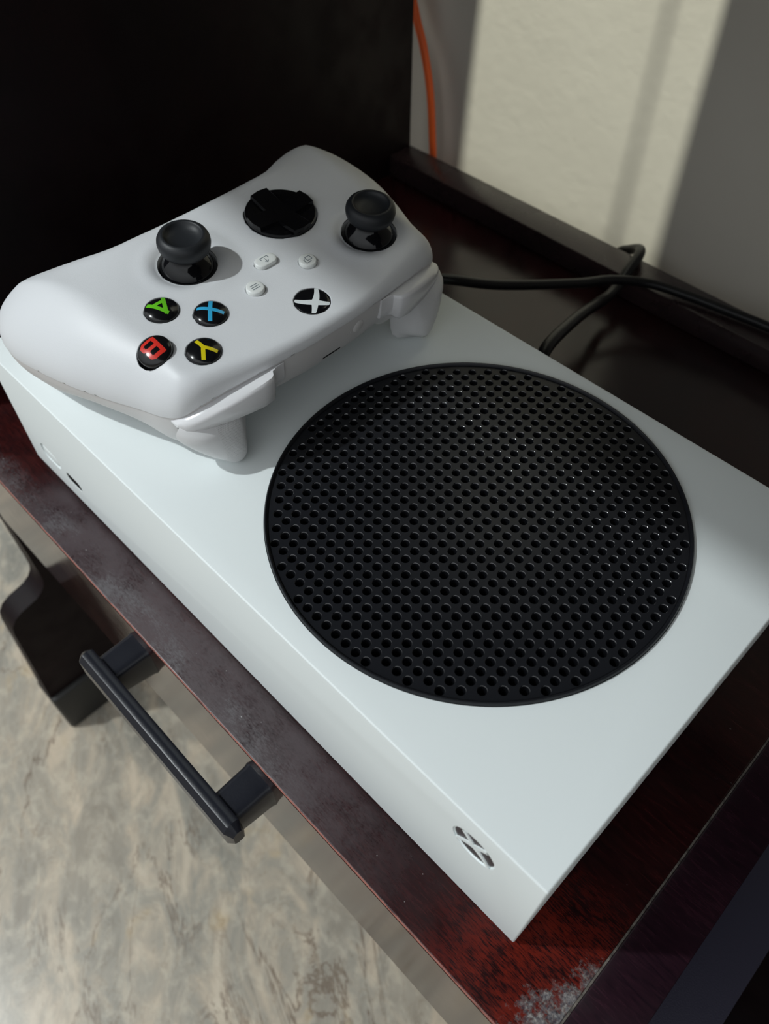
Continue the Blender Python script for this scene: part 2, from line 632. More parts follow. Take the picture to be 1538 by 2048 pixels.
for xa, xb in ((.0955, .1090), (.1702, .1840)):
    pb = bmesh.new()
    sec = [(0, 1.0), (.35, .97), (1.0, .93)]
    rings = []
    for tt, s in ((0, 1.08), (.12, 1.0), (1, .96)):
        yy = YF + .0001 + (-.0352 - YF) * tt
        hw = (xb - xa) / 2 * s
        xm = (xa + xb) / 2
        zt, zb = -.0140, -.0300 - .003 * (1 - tt)
        r_ = .003
        pts = []
        for cx_, cz_, a0 in ((xm + hw - r_, zt - r_, 0), (xm - hw + r_, zt - r_, 90), (xm - hw + r_, zb + r_, 180), (xm + hw - r_, zb + r_, 270)):
            for k in range(4):
                a = math.radians(a0 + 30 * k)
                pts.append((cx_ + r_ * math.cos(a), yy, cz_ + r_ * math.sin(a)))
        rings.append([pb.verts.new(q) for q in pts])
    for a, b in zip(rings[:-1], rings[1:]):
        for k in range(16):
            pb.faces.new((a[k], a[(k + 1) % 16], b[(k + 1) % 16], b[k]))
    pb.faces.new(rings[0])
    pb.faces.new(rings[-1][::-1])
    bm_obj('handle_post', pb, M_handle, front, smooth=True, angle=35)

# ------------------------------------------------------------------ cables
hd = tube_curve('power_cable', [(.045, .1625, .030), (.058, .166, .040), (.0827, .174, .0478), (.0964, .2, .0382), (.1129, .24, .0270), (.1200, .262, .0215), (.1320, .279, .0170), (.1500, .2870, .0150), (.1730, .2920, .0142), (.1962, .2955, .0140), (.26, .300, .0145), (.36, .305, .014)], .0024, M_cable)
tag(hd, 'slim black cable running along the back rail behind the console', 'cable')
h2 = tube_curve('video_cable', [(.1470, .1625, .028), (.1460, .1655, .036), (.1425, .1750, .0435), (.1335, .21, .0335), (.1262, .24, .0215), (.1215, .2600, .0130), (.1190, .2730, .0115), (.1172, .2850, .0155), (.1150, .2960, .0165), (.1100, .3060, .0135), (.1020, .3115, .0070), (.0940, .3140, .0000), (.0860, .3155, -.014), (.078, .316, -.06), (.074, .316, -.15)], .0028, M_cable)
tag(h2, 'thicker black cable looping over the back rail and dropping behind it', 'cable')
oc = tube_curve('orange_cable', [(-.110, .322, .140), (-.092, .321, .110), (-.0790, .320, .088), (-.0725, .3195, .074), (-.0663, .3195, .060), (-.0600, .3195, .038), (-.0565, .3195, .012), (-.0545, .3195, -.0142), (-.054, .3195, -.1), (-.054, .3195, -.30)], .0024, M_orange)
tag(oc, 'orange cable hanging down the wall behind the dark side panel', 'cable')

# ------------------------------------------------------------------ game console
HC = 0.06306
LC, DC = 0.275, 0.151
VC = (0.1870, 0.0756)
VR = 0.0687
con = empty('game_console', (0, 0, ZS), 'white slim game console lying flat with a round black vent on top', 'game console')


def bool_cut(body, cutters):
    """apply boolean differences and remove the cutters"""
    for c in cutters:
        md = body.modifiers.new('cut', 'BOOLEAN')
        md.operation = 'DIFFERENCE'
        md.solver = 'EXACT'
        md.object = c
    dg = bpy.context.evaluated_depsgraph_get()
    dg.update()
    me = bpy.data.meshes.new_from_object(body.evaluated_get(dg))
    body.modifiers.clear()
    body.data = me
    for c in cutters:
        bpy.data.objects.remove(c)
    return body


body = bm_obj('body', box_bm((0, 0, 0), (LC, DC, HC), .0006, 4), M_console)


def cyl_obj(center, r, depth, axis='z', seg=96, sx=1.0, half=0.0):
    bm = bmesh.new()
    pts = []
    for k in range(seg):
        a = 2 * PI * k / seg
        ca, sa = math.cos(a), math.sin(a)
        pts.append((r * ca + (half if ca > 0 else -half), r * sa))
    lo, hi = [], []
    for a, b in pts:
        if axis == 'z':
            lo.append(bm.verts.new((center[0] + a, center[1] + b, center[2] - depth)))
            hi.append(bm.verts.new((center[0] + a, center[1] + b, center[2] + .002)))
        else:
            lo.append(bm.verts.new((center[0] + a, center[1] - .002, center[2] + b)))
            hi.append(bm.verts.new((center[0] + a, center[1] + depth, center[2] + b)))
    n_ = len(pts)
    for k in range(n_):
        bm.faces.new((lo[k], lo[(k + 1) % n_], hi[(k + 1) % n_], hi[k]))
    bm.faces.new(lo)
    bm.faces.new(hi)
    return bm_obj('cutter', bm, M_void)


cut = [cyl_obj((VC[0], VC[1], HC), VR + .0002, .009, seg=180),
       cyl_obj((.0386, 0, .0140), .0028, .006, 'y', 32, half=.0030),
       cyl_obj((.0213, 0, .0165), .0046, .0016, 'y', 40, half=.0030),
       cyl_obj((.2538, 0, .0458), .0073, .0005, 'y', 64)]
bool_cut(body, cut)
body.parent = con
body.location = (0, 0, -ZS)
body.data.polygons.foreach_set('use_smooth', [True] * len(body.data.polygons))
body.data.set_sharp_from_angle(angle=math.radians(35))


def cpart(name, verts, faces, m, smooth=True, angle=40, parent=None):
    o_ = mesh_obj(name, verts, faces, m, parent or con, smooth, angle)
    if parent is None:
        o_.location = (0, 0, -ZS)
    return o_


# feet
for fx, fy in ((.03, .025), (.245, .025), (.03, .126), (.245, .126)):
    v, f = lathe([(0, 0.0003), (.007, .0003), (.0075, -.0005), (.0075, -.002 + 1e-5), (0, -.002 + 1e-5)][::-1], 24, (fx, fy, 0))
    cpart('rubber_foot', v, f, M_void)


# vent plate: perforated disc
def vent_plate():
    pitch = .004130
    hr = .00157
    lat = []
    for i in range(-17, 17):
        for j in range(-17, 17):
            a = (i + .5) * pitch
            b = (j + .5) * pitch
            if math.hypot(a, b) <= .0660:
                lat.append((a, b))
    ns = 18
    rim_r = .0674
    pts = []
    loops = []
    nr = 240
    for k in range(nr):
        a = 2 * PI * k / nr
        pts.append((rim_r * math.cos(a), rim_r * math.sin(a)))
    loops.append(list(range(nr)))
    for (a, b) in lat:
        st = len(pts)
        for k in range(ns):
            t = 2 * PI * k / ns
            pts.append((a + hr * math.cos(t), b + hr * math.sin(t)))
        loops.append(list(range(st, st + ns)))
    latn = np.array(lat)

    def holes(c):
        i = np.round(c[:, 0] / pitch - .5)
        j = np.round(c[:, 1] / pitch - .5)
        ax = (i + .5) * pitch
        ay = (j + .5) * pitch
        inlat = np.hypot(ax, ay) <= .0660
        return (inlat & (np.hypot(c[:, 0] - ax, c[:, 1] - ay) < hr * .97)) | (np.hypot(c[:, 0], c[:, 1]) > rim_r)
    V, F, orig = cdt(pts, loops, holes)
    zt = HC + .0003
    verts = [(VC[0] + a, VC[1] + b, zt) for a, b in V]
    faces = [tuple(int(q) for q in f) for f in F]
    # hole walls: shallow bevel then a funnel
    for (a, b) in lat:
        base = len(verts)
        for r_, dz in ((hr, 0), (hr * .965, .00004), (hr * .915, .00012), (hr * .86, .00025), (hr * .815, .00045), (hr * .785, .0008), (hr * .775, .0020), (hr * .77, .0045)):
            for k in range(ns):
                t = 2 * PI * k / ns
                verts.append((VC[0] + a + r_ * math.cos(t), VC[1] + b + r_ * math.sin(t), zt - dz))
        for lvl in range(7):
            for k in range(ns):
                k2 = (k + 1) % ns
                o0 = base + lvl * ns
                faces.append((o0 + k, o0 + k2, o0 + ns + k2, o0 + ns + k))
    return verts, faces, len(F)


v, f, nplate = vent_plate()
vent = cpart('vent_grille', v, f, M_vent, True, 30)
vent.data.materials.append(M_ventwall)
vent.data.polygons.foreach_set('material_index', [0 if i < nplate else 1 for i in range(len(f))])
tag(vent, 'round black perforated vent')
v, f = lathe([(.0673, .0003), (.0676, .0003), (.0678, .0010), (.0681, .0014), (.0684, .0014), (.0687, .0010), (.0687, -.004)], 180, (VC[0], VC[1], HC))
o = cpart('rim', v, f, M_vent, True, 50)
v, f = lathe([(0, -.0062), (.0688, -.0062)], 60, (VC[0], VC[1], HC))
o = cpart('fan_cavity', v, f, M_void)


def disc_y(center, r, y, half=0.0, seg=40, rz=None):
    rz = rz or r
    vs = []
    for k in range(seg):
        a = 2 * PI * k / seg
        ca, sa = math.cos(a), math.sin(a)
        vs.append((center[0] + r * ca + (half if ca > 0 else -half), y, center[1] + rz * sa))
    return vs


def plate_y(name, center, r, y, thick, m, half=0.0, dome=0.0, seg=40, parent=None):
    """pill shaped button whose outer face looks towards -Y"""
    levels = [(1.0, y + thick), (1.0, y + .0004), (.93, y + .0001), (.8, y - dome * .5), (.4, y - dome)]
    vs, fs = [], []
    for s, yy in levels:
        vs += disc_y(center, r * s, yy, half, seg)
    for L in range(len(levels) - 1):
        for k in range(seg):
            k2 = (k + 1) % seg
            fs.append((L * seg + k, L * seg + k2, (L + 1) * seg + k2, (L + 1) * seg + k))
    fs.append(tuple(range((len(levels) - 1) * seg, len(levels) * seg)))
    fs.append(tuple(range(seg))[::-1])
    return cpart(name, vs, fs, m, True, 40, parent)


o = plate_y('usb_port', (.0386, .0140), .0027, .0001, .002, M_void, half=.0030)
o = plate_y('pair_button', (.0213, .0165), .0040, .00045, .0010, M_console, half=.0029, dome=.0004)


def arms(R_, cy_, parent_fn, w0=1.0):
    """the four tapering curved arms of the X-shaped emblem in a unit disc of radius R_ (list of polygons strips in 2D)"""
    res = []
    c = np.array([0, cy_ * R_])
    for sx in (-1, 1):
        for end, ctrl, wa, wb in (((.60 * sx, .80), (.22 * sx, .50), .20, .11), ((.80 * sx, -.60), (.52 * sx, -.12), .20, .10)):
            e = np.array(end) * R_
            k = np.array(ctrl) * R_
            L, Rr_ = [], []
            for i in range(11):
                t = i / 10
                P = (1 - t) ** 2 * c + 2 * t * (1 - t) * k + t * t * e
                D = 2 * (1 - t) * (k - c) + 2 * t * (e - k)
                D = D / np.linalg.norm(D)
                N = np.array([-D[1], D[0]])
                ww = (wa * (1 - t) + wb * t) * R_ * w0
                L.append(P + N * ww)
                Rr_.append(P - N * ww)
            res.append((L, Rr_))
    res.append(([c + np.array([-.2, .2]) * R_ * w0, c + np.array([-.2, -.2]) * R_ * w0], [c + np.array([.2, .2]) * R_ * w0, c + np.array([.2, -.2]) * R_ * w0]))
    return res


# power button emblem on the front: dark disc, body-coloured arms
pb_ = plate_y('power_button', (.2538, .0458), .0071, .0003, .0003, M_logo_dark, seg=64)
vs, fs = [], []
for si, (L, Rr_) in enumerate(arms(.0070, .12, None, .66)):
    b0 = len(vs)
    for a, b in zip(L, Rr_):
        for yy in (-.00008 - .000015 * si, .0004):
            vs.append((.2538 + a[0], yy, .0458 + a[1]))
            vs.append((.2538 + b[0], yy, .0458 + b[1]))
    m_ = len(L)
    for i in range(m_ - 1):
        q = b0 + i * 4
        fs.append((q, q + 1, q + 5, q + 4))
        fs.append((q, q + 4, q + 6, q + 2))
        fs.append((q + 1, q + 3, q + 7, q + 5))
o = mesh_obj('emblem', vs, fs, M_console, pb_, False)

# plugs on the rear
for xx, ww, cabr in ((.042, .008, 0), (.151, .0095, 0)):
    bm = box_bm((xx - ww, DC + .0002, .020), (xx + ww, DC + .010, .036), .0015, 3)
    o = bm_obj('cable_plug', bm, M_cable, con, True, 40)
    o.location = (0, 0, -ZS)

# ------------------------------------------------------------------ gamepad (local mm: u right, v towards triggers, w up)
gp = empty('game_controller', (0.0791, 0.0786, 0.1040), 'white wireless game controller with two black sticks resting on the console', 'game controller')
gp.rotation_euler = (math.radians(-7.1739), math.radians(1.0042), math.radians(-90.6151))
MM = .001

half = [(0, 41.0, -4.0, 3.4), (12, 40.8, -4.0, 3.4), (24, 39.6, -4.4, 3.6), (35, 37.9, -5.6, 4.6), (45, 36.0, -7.3, 5.0), (52, 34.4, -9.2, 6.0), (57.4, 31.6, -12.4, 8.5), (60.8, 26, -14.6, 12), (64, 17, -16.4, 15.5), (69, 5, -18.4, 19), (74, -9, -20.5, 24),
        (77.5, -25, -24, 29), (79, -38, -27, 29), (77.5, -50, -29, 28), (72.5, -59, -29, 26), (64.5, -62.5, -28, 24), (56.5, -60.5, -26, 20), (49, -54.5, -22, 15), (41.5, -47.5, -17, 12), (33.5, -42.0, -13, 10), (22, -40, -11, 9), (0, -39.5, -10.5, 9)]
full = half + [(-a, b, c_, d_) for a, b, c_, d_ in half[-2:0:-1]]
OUT = arc_resample(catmull(full, 9, True), 1.15)      # columns u, v, seam height, edge roll width
OUTP = OUT[:, :2]

HOLES = {  # name: (u, v, radius, half length along u)
    'rs': (20.3, -11.9, 10.2, 0), 'ls': (-39.4, 15.0, 10.2, 0), 'dpad': (-20.4, -11.4, 13.3, 0),
    'A': (40.3, 1.4, 5.75, 0), 'B': (52.2, 14.3, 5.75, 0), 'X': (29.2, 12.6, 5.75, 0), 'Y': (40.9, 24.2, 5.75, 0),
    'home': (0.0, 29.0, 6.3, 0), 'menu': (11.1, 13.0, 3.35, 0), 'view': (-11.2, 13.9, 3.35, 0), 'share': (0, 4.9, 2.75, 1.7)}


def pill(u, v, r, h, n_):
    out = []
    for k in range(n_):
        a = 2 * PI * (k + .5) / n_
        ca, sa = math.cos(a), math.sin(a)
        out.append((u + r * ca + (h if ca > 0 else -h), v + r * sa))
    return out


def nearest(P):
    d = np.empty(len(P))
    s = np.empty(len(P))
    w_ = np.empty(len(P))
    for i in range(0, len(P), 2000):
        q = P[i:i + 2000]
        D = np.hypot(q[:, None, 0] - OUTP[None, :, 0], q[:, None, 1] - OUTP[None, :, 1])
        d[i:i + 2000] = D.min(1)
        wt = 1 / (D ** 4 + .02)
        s[i:i + 2000] = (wt * OUT[None, :, 2]).sum(1) / wt.sum(1)
        w_[i:i + 2000] = (wt * OUT[None, :, 3]).sum(1) / wt.sum(1)
    return d, s, w_


def face_height(P):
    u, v_ = P[:, 0], P[:, 1]
    au = np.abs(u)
    drop = 13 * np.clip((-v_ - 12) / 48, 0, 1.2) ** 2 * smoothstep(25, 55, au)
    drop += 1.0 * np.clip((-v_ - 22) / 18, 0, 1) ** 2 * (1 - smoothstep(18, 52, au))
    Hh = -drop
    for k in ('rs', 'ls'):
        a, b, r, _ = HOLES[k]
        d = np.hypot(u - a, v_ - b) - r
        Hh = Hh - 1.1 * np.exp(-(np.clip(d, 0, 99) / 1.7) ** 2) + .35 * np.exp(-((d - 4.5) / 2.5) ** 2)
    return Hh


def top_height(P, ring=None):
    d, s, D = nearest(P)
    Hh = face_height(P)
    t = 1 - np.clip(d / D, 0, 1)
    prof_ = (1 - t ** 1.85) ** (1 / 1.85)
    return s + (Hh - s) * prof_


def bottom_height(P):
    d, s, D = nearest(P)
    d = np.clip(d - .28, 0, None)
    u, v_ = P[:, 0], P[:, 1]
    au = np.abs(u)
    g = smoothstep(34, 58, au) * smoothstep(0, 34, -v_)
    G = -31.5 - 15.2 * g + 7.5 * smoothstep(8, 30, v_) * (1 - smoothstep(24, 34, au))
    plane = (-40.94 + .0175 * u + .1249 * v_) / .992 + .55
    G = np.maximum(G, plane)
    Db = 14 + 8 * smoothstep(0, 30, -v_) - 8 * smoothstep(6, 24, v_) * smoothstep(34, 44, au) - 3 * smoothstep(10, 26, v_) * (1 - smoothstep(26, 36, au))
    t = 1 - np.clip(d / Db, 0, 1)
    prof_ = (1 - t ** 2.3) ** (1 / 2.3)
    return s + (G - s) * prof_


def inset_poly(P, d):
    nx = np.roll(P, -1, 0) - np.roll(P, 1, 0)
    nx /= np.linalg.norm(nx, axis=1)[:, None]
    N = np.stack([-nx[:, 1], nx[:, 0]], 1)   # left of travel
    # orientation: travel from front centre to +u side then back: clockwise, so the interior is to the right
    return P - N * d


def shell(top=True, inset=0.0):
    pts, loops = [], []
    base = inset_poly(OUTP, inset) if inset else OUTP
    offs = (0, .03, .12, .3, .6, 1.0, 1.6, 2.5, 3.6)
    for k, of in enumerate(offs):
        ring = inset_poly(base, of)
        st = len(pts)
        if k == 0:
            pts += [tuple(q) for q in ring]
            loops.append(list(range(st, st + len(ring))))
        else:
            # keep only points that truly lie at that depth
            dd = np.hypot(ring[:, None, 0] - base[None, :, 0], ring[:, None, 1] - base[None, :, 1]).min(1)
            ok = in_poly(ring, base) & (dd > of * .9)
            pts += [tuple(q) for q in ring[ok]]
    hole_loops = {}
    holedef = HOLES if top else {}
    for nm, (a, b, r, h) in holedef.items():
        for rr_, first in ((r, True), (r + .35, False), (r + 1.0, False), (r + 2.0, False)):
            n_ = 64 if r > 9 else (44 if r > 5 else 32)
            q = pill(a, b, rr_, h, n_)
            st = len(pts)
            pts += q
            if first:
                loops.append(list(range(st, st + n_)))
                hole_loops[nm] = (st, n_)
    # interior grid
    step = 1.6
    gx = np.arange(-82, 82, step)
    gy = np.arange(-66, 46, step * .866)
    G = np.array([(x + (step / 2 if j % 2 else 0), y) for j, y in enumerate(gy) for x in gx])
    G = G[in_poly(G, base)]
    D = np.hypot(G[:, None, 0] - base[None, :, 0], G[:, None, 1] - base[None, :, 1]).min(1)
    G = G[D > 4.4]
    ok = np.ones(len(G), bool)
    for nm, (a, b, r, h) in holedef.items():
        du = np.clip(np.abs(G[:, 0] - a) - h, 0, None)
        ok &= np.hypot(du, G[:, 1] - b) > r + 2.6
    G = G[ok]
    pts += [tuple(q) for q in G]
    pts = [tuple(q) for q in pts]

    def kill(c):
        k = ~in_poly(c, base)
        for nm, (a, b, r, h) in holedef.items():
            du = np.clip(np.abs(c[:, 0] - a) - h, 0, None)
            k |= np.hypot(du, c[:, 1] - b) < r * .985
        return k
    V, F, orig = cdt(pts, loops, kill)
    return V, F


V, F = shell(True)
W_ = top_height(V)
verts = [(a, b, c_) for (a, b), c_ in zip(V, W_)]
faces = [tuple(int(q) for q in f) for f in F]
# hole walls and skirt
for nm, (a, b, r, h) in HOLES.items():
    n_ = 64 if r > 9 else (44 if r > 5 else 32)
    q = np.array(pill(a, b, r, h, n_))
    zt = top_height(q)
    b0 = len(verts)
    for k in range(n_):
        verts.append((q[k, 0], q[k, 1], zt[k]))
    q2 = np.array(pill(a, b, r - .12, h, n_))
    for k in range(n_):
        verts.append((q2[k, 0], q2[k, 1], zt[k] - .25))
    for k in range(n_):
        verts.append((q2[k, 0], q2[k, 1], zt[k] - 2.6))
    for L in range(2):
        for k in range(n_):
            k2 = (k + 1) % n_
            faces.append((b0 + L * n_ + k, b0 + L * n_ + k2, b0 + (L + 1) * n_ + k2, b0 + (L + 1) * n_ + k))
b0 = len(verts)
n_ = len(OUTP)
ins = inset_poly(OUTP, .9)
ez = top_height(OUTP)
for k in range(n_):
    verts.append((OUTP[k, 0], OUTP[k, 1], ez[k]))
for k in range(n_):
    verts.append((ins[k, 0], ins[k, 1], ez[k] - .04))
for k in range(n_):
    k2 = (k + 1) % n_
    faces.append((b0 + k, b0 + k2, b0 + n_ + k2, b0 + n_ + k))
top_shell = mesh_obj('top_shell', verts, faces, M_shell, gp, True, 78, MM)
bm = bmesh.new()
bm.from_mesh(top_shell.data)
bmesh.ops.remove_doubles(bm, verts=bm.verts, dist=2e-6)
bmesh.ops.recalc_face_normals(bm, faces=bm.faces)
bm.to_mesh(top_shell.data)
bm.free()
top_shell.data.set_sharp_from_angle(angle=math.radians(78))

V, F = shell(False, .28)
W_ = bottom_height(V)
verts = [(a, b, c_ - .32) for (a, b), c_ in zip(V, W_)]
bs = mesh_obj('bottom_shell', verts, [tuple(int(q) for q in f)[::-1] for f in F], M_shell2, gp, True, None, MM)

# dark interior behind the openings
q = inset_poly(OUTP, 5)
lin = []
fz = -6.5
Vi = [(a, b, fz) for a, b in q if True]
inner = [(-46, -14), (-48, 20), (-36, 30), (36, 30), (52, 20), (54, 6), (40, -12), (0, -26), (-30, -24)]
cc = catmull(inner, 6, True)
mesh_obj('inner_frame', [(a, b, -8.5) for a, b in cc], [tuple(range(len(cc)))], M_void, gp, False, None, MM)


def glyph_strip(name, strokes, width, hfun, m, parent, lift=.06, centre=(0, 0)):
    vs, fs = [], []
    for st in strokes:
        P = np.array(st, float)
        pts = []
        for a, b in zip(P[:-1], P[1:]):
            for k in range(8):
                pts.append(a + (b - a) * k / 8)
        pts.append(P[-1])
        pts = np.array(pts)
        T = np.gradient(pts, axis=0)
        T /= np.linalg.norm(T, axis=1)[:, None] + 1e-9
        N = np.stack([-T[:, 1], T[:, 0]], 1)
        b0 = len(vs)
        cols = 4
        for p_, n2 in zip(pts, N):
            for c_ in range(cols + 1):
                qq = p_ + n2 * width * (c_ / cols - .5)
                vs.append((centre[0] + qq[0], centre[1] + qq[1], hfun(qq[0], qq[1]) + lift))
        for i in range(len(pts) - 1):
            for c_ in range(cols):
                a = b0 + i * (cols + 1) + c_
                fs.append((a, a + 1, a + cols + 2, a + cols + 1))
    return mesh_obj(name, vs, fs, m, parent, True, None, MM)


def tilt(a, b, r=5.0):
    h_ = top_height(np.array([[a + r, b], [a - r, b], [a, b + r], [a, b - r]]))
    nrm = Vector((-(h_[0] - h_[1]) / (2 * r), -(h_[2] - h_[3]) / (2 * r), 1)).normalized()
    return Vector((0, 0, 1)).rotation_difference(nrm).to_euler()


# face buttons
letters = {
    'A': ([[(-3.1, -3.5), (.35, 3.7)], [(3.1, -3.5), (-.35, 3.7)], [(-2.0, -1.4), (2.0, -1.4)]], 1.35, M_gA, 'green letter A'),
    'X': ([[(-2.8, -3.5), (2.8, 3.5)], [(-2.8, 3.5), (2.8, -3.5)]], 1.35, M_gX, 'blue letter X'),
    'Y': ([[(-2.7, 3.8), (0, .1)], [(2.7, 3.8), (0, .1)], [(0, .6), (0, -3.8)]], 1.3, M_gY, 'yellow letter Y'),
    'B': ([[(-2.0, -3.6), (-2.0, 3.6)], [(-2.2, 3.1), (1.3, 3.1), (2.2, 2.5), (2.2, .8), (1.4, 0), (-2, 0)], [(1.4, 0), (2.5, -.8), (2.5, -2.4), (1.6, -3.1), (-2.2, -3.1)]], 1.35, M_gB, 'red letter B')}
for k, (st, wd, mm_, lab) in letters.items():
    a, b, r, _ = HOLES[k]
    z0 = float(top_height(np.array([[a, b]]))[0])
    R0 = 5.58
    if k == 'B':
        z0 += .05
    prof_ = [(R0, -2.5), (R0, .35), (R0 - .12, .62)]
    hd_ = lambda x, y, R0=R0: .62 + 1.55 * (1 - min((x * x + y * y) / (R0 * R0), 1.0) ** 1.25) 
    for s in (.94, .85, .74, .6, .45, .3, .15, 0):
        prof_.append((R0 * s, hd_(R0 * s, 0)))
    v, f = lathe(prof_, 40)
    bt = mesh_obj('face_button', v, f, M_dome, gp, True, 60, MM)
    bt.location = (a * MM, b * MM, z0 * MM)
    bt.rotation_euler = tilt(a, b)
    tag(bt, 'black domed button with ' + lab)
    glyph_strip('letter', st, wd, hd_, mm_, bt)

# home button with the X emblem
a, b, r, _ = HOLES['home']
z0 = float(top_height(np.array([[a, b]]))[0])
hfun = lambda x, y: .18 + .25 * (1 - min((x * x + y * y) / 36.0, 1.0))
v, f = lathe([(6.05, -2), (6.05, .0), (5.95, .16), (5, hfun(5, 0)), (4, hfun(4, 0)), (3, hfun(3, 0)), (1.5, hfun(1.5, 0)), (0, hfun(0, 0))], 56)
hb_ = mesh_obj('home_button', v, f, M_black_gloss, gp, True, 60, MM)
hb_.location = (a * MM, b * MM, z0 * MM)
vs, fs = [], []
for si, (L, Rr_) in enumerate(arms(5.95, .22, None, 1.05)):
    b0 = len(vs)
    for p_, q_ in zip(L, Rr_):
        for t in (0, .5, 1):
            w2 = p_ * (1 - t) + q_ * t
            nrm = np.linalg.norm(w2)
            if nrm > 5.95:
                w2 = w2 * 5.95 / nrm
            vs.append((w2[0], w2[1], hfun(w2[0], w2[1]) + .06 + .01 * si))
    for i in range(len(L) - 1):
        for c_ in range(2):
            q0 = b0 + i * 3 + c_
            fs.append((q0, q0 + 1, q0 + 4, q0 + 3))
mesh_obj('emblem', vs, fs, M_logo_white, hb_, True, None, MM)

# menu, view, share buttons
icons = {
    'menu': [[(-1.5, .9), (1.5, .9)], [(-1.5, 0), (1.5, 0)], [(-1.5, -.9), (1.5, -.9)]],
    'view': [[(-1.5, -1.2), (-1.5, .5), (.4, .5), (.4, -1.2), (-1.5, -1.2)], [(-.5, .9), (-.5, 1.4), (1.5, 1.4), (1.5, -.4), (.9, -.4)]],
    'share': [[(-1.5, -.2), (-1.5, -1.3), (1.5, -1.3), (1.5, -.2)], [(0, -.6), (0, 1.4)], [(-.7, .7), (0, 1.4), (.7, .7)]]}
for k in ('menu', 'view', 'share'):
    a, b, r, h = HOLES[k]
    z0 = float(top_height(np.array([[a, b]]))[0])
    lev = [(r - .22, -2), (r - .22, .9), (r - .34, 1.2), (r - .65, 1.36), (r * .45, 1.40)]
    vs, fs = [], []
    nn = 36
    for rr_, zz in lev:
        vs += [(x, y, zz) for x, y in pill(0, 0, rr_, h, nn)]
    for L in range(len(lev) - 1):
        for q in range(nn):
            q2 = (q + 1) % nn
            fs.append((L * nn + q, L * nn + q2, (L + 1) * nn + q2, (L + 1) * nn + q))
    fs.append(tuple(range((len(lev) - 1) * nn, len(lev) * nn)))
    bt = mesh_obj(k + '_button', vs, fs, M_btn_white, gp, True, 50, MM)
    bt.location = (a * MM, b * MM, z0 * MM)
    glyph_strip('icon', icons[k], .30, lambda x, y: 1.38, M_print, bt, lift=.05)

# thumbsticks
for k in ('rs', 'ls'):
    a, b, r, _ = HOLES[k]
    base = [(10.0, -4.2), (9.95, -3.2), (9.7, -2.0), (9.3, -.9), (8.7, .2), (7.9, 1.3), (7.0, 2.2), (6.1, 3.0), (5.5, 3.7), (5.2, 4.6), (5.2, 5.8)]
    v, f = lathe(base, 56)
    stem = mesh_obj('thumbstick', v, f, M_black_gloss, gp, True, 60, MM)
    stem.location = (a * MM, b * MM, -.6 * MM)
    tag(stem, 'black analogue stick with concave cap')
    cap = [(4.9, 4.6), (6.0, 5.1), (7.2, 5.6), (8.2, 6.6), (8.7, 7.8), (8.9, 9.1), (8.75, 10.3), (8.2, 11.4), (7.3, 12.1), (6.7, 12.3), (6.35, 12.2), (6.05, 11.75), (5.4, 11.0), (4, 10.45), (2.5, 10.15), (0, 10.05)]
    v, f = lathe(cap, 64)
    mesh_obj('cap', v, f, M_black_rubber, stem, True, 60, MM)
    v, f = lathe([(10.15, -.8), (10.15, -4.5), (9, -5)], 56)
    so = mesh_obj('socket', v, f, M_black_gloss, gp, True, 60, MM)
    so.location = (a * MM, b * MM, 0)

# directional pad: dish with a raised cross
a, b, r, _ = HOLES['dpad']
z0 = float(top_height(np.array([[a, b]]))[0])
v, f = lathe([(12.95, -2), (12.95, .5), (12.7, 1.0), (12.2, 1.15), (10, .75), (7, .35), (3, .1), (0, .1)], 72)
dp = mesh_obj('direction_pad', v, f, M_black_gloss, gp, True, 40, MM)
dp.location = (a * MM, b * MM, z0 * MM)
vs, fs = [], []
for q in range(4):
    ca, sa = math.cos(q * PI / 2), math.sin(q * PI / 2)
    loc = [(0, 0, 1.1), (3.6, 3.6, 1.3), (9, 3.7, 2.0), (12.2, 3.7, 2.3), (12.75, 0, 2.35), (12.2, -3.7, 2.3), (9, -3.7, 2.0), (3.6, -3.6, 1.3)]
    b0 = len(vs)
    for x, y, z in loc:
        vs.append((x * ca - y * sa, x * sa + y * ca, z))
    for x, y, z in loc:
        vs.append((x * ca * 1.01 - y * sa * 1.08, x * sa * 1.01 + y * ca * 1.08, .2))
    fs.append(tuple(range(b0, b0 + 8)))
    for i in range(1, 7):
        fs.append((b0 + i, b0 + i + 1, b0 + 8 + i + 1, b0 + 8 + i))
mesh_obj('cross', vs, fs, M_black_gloss, dp, False, None, MM)


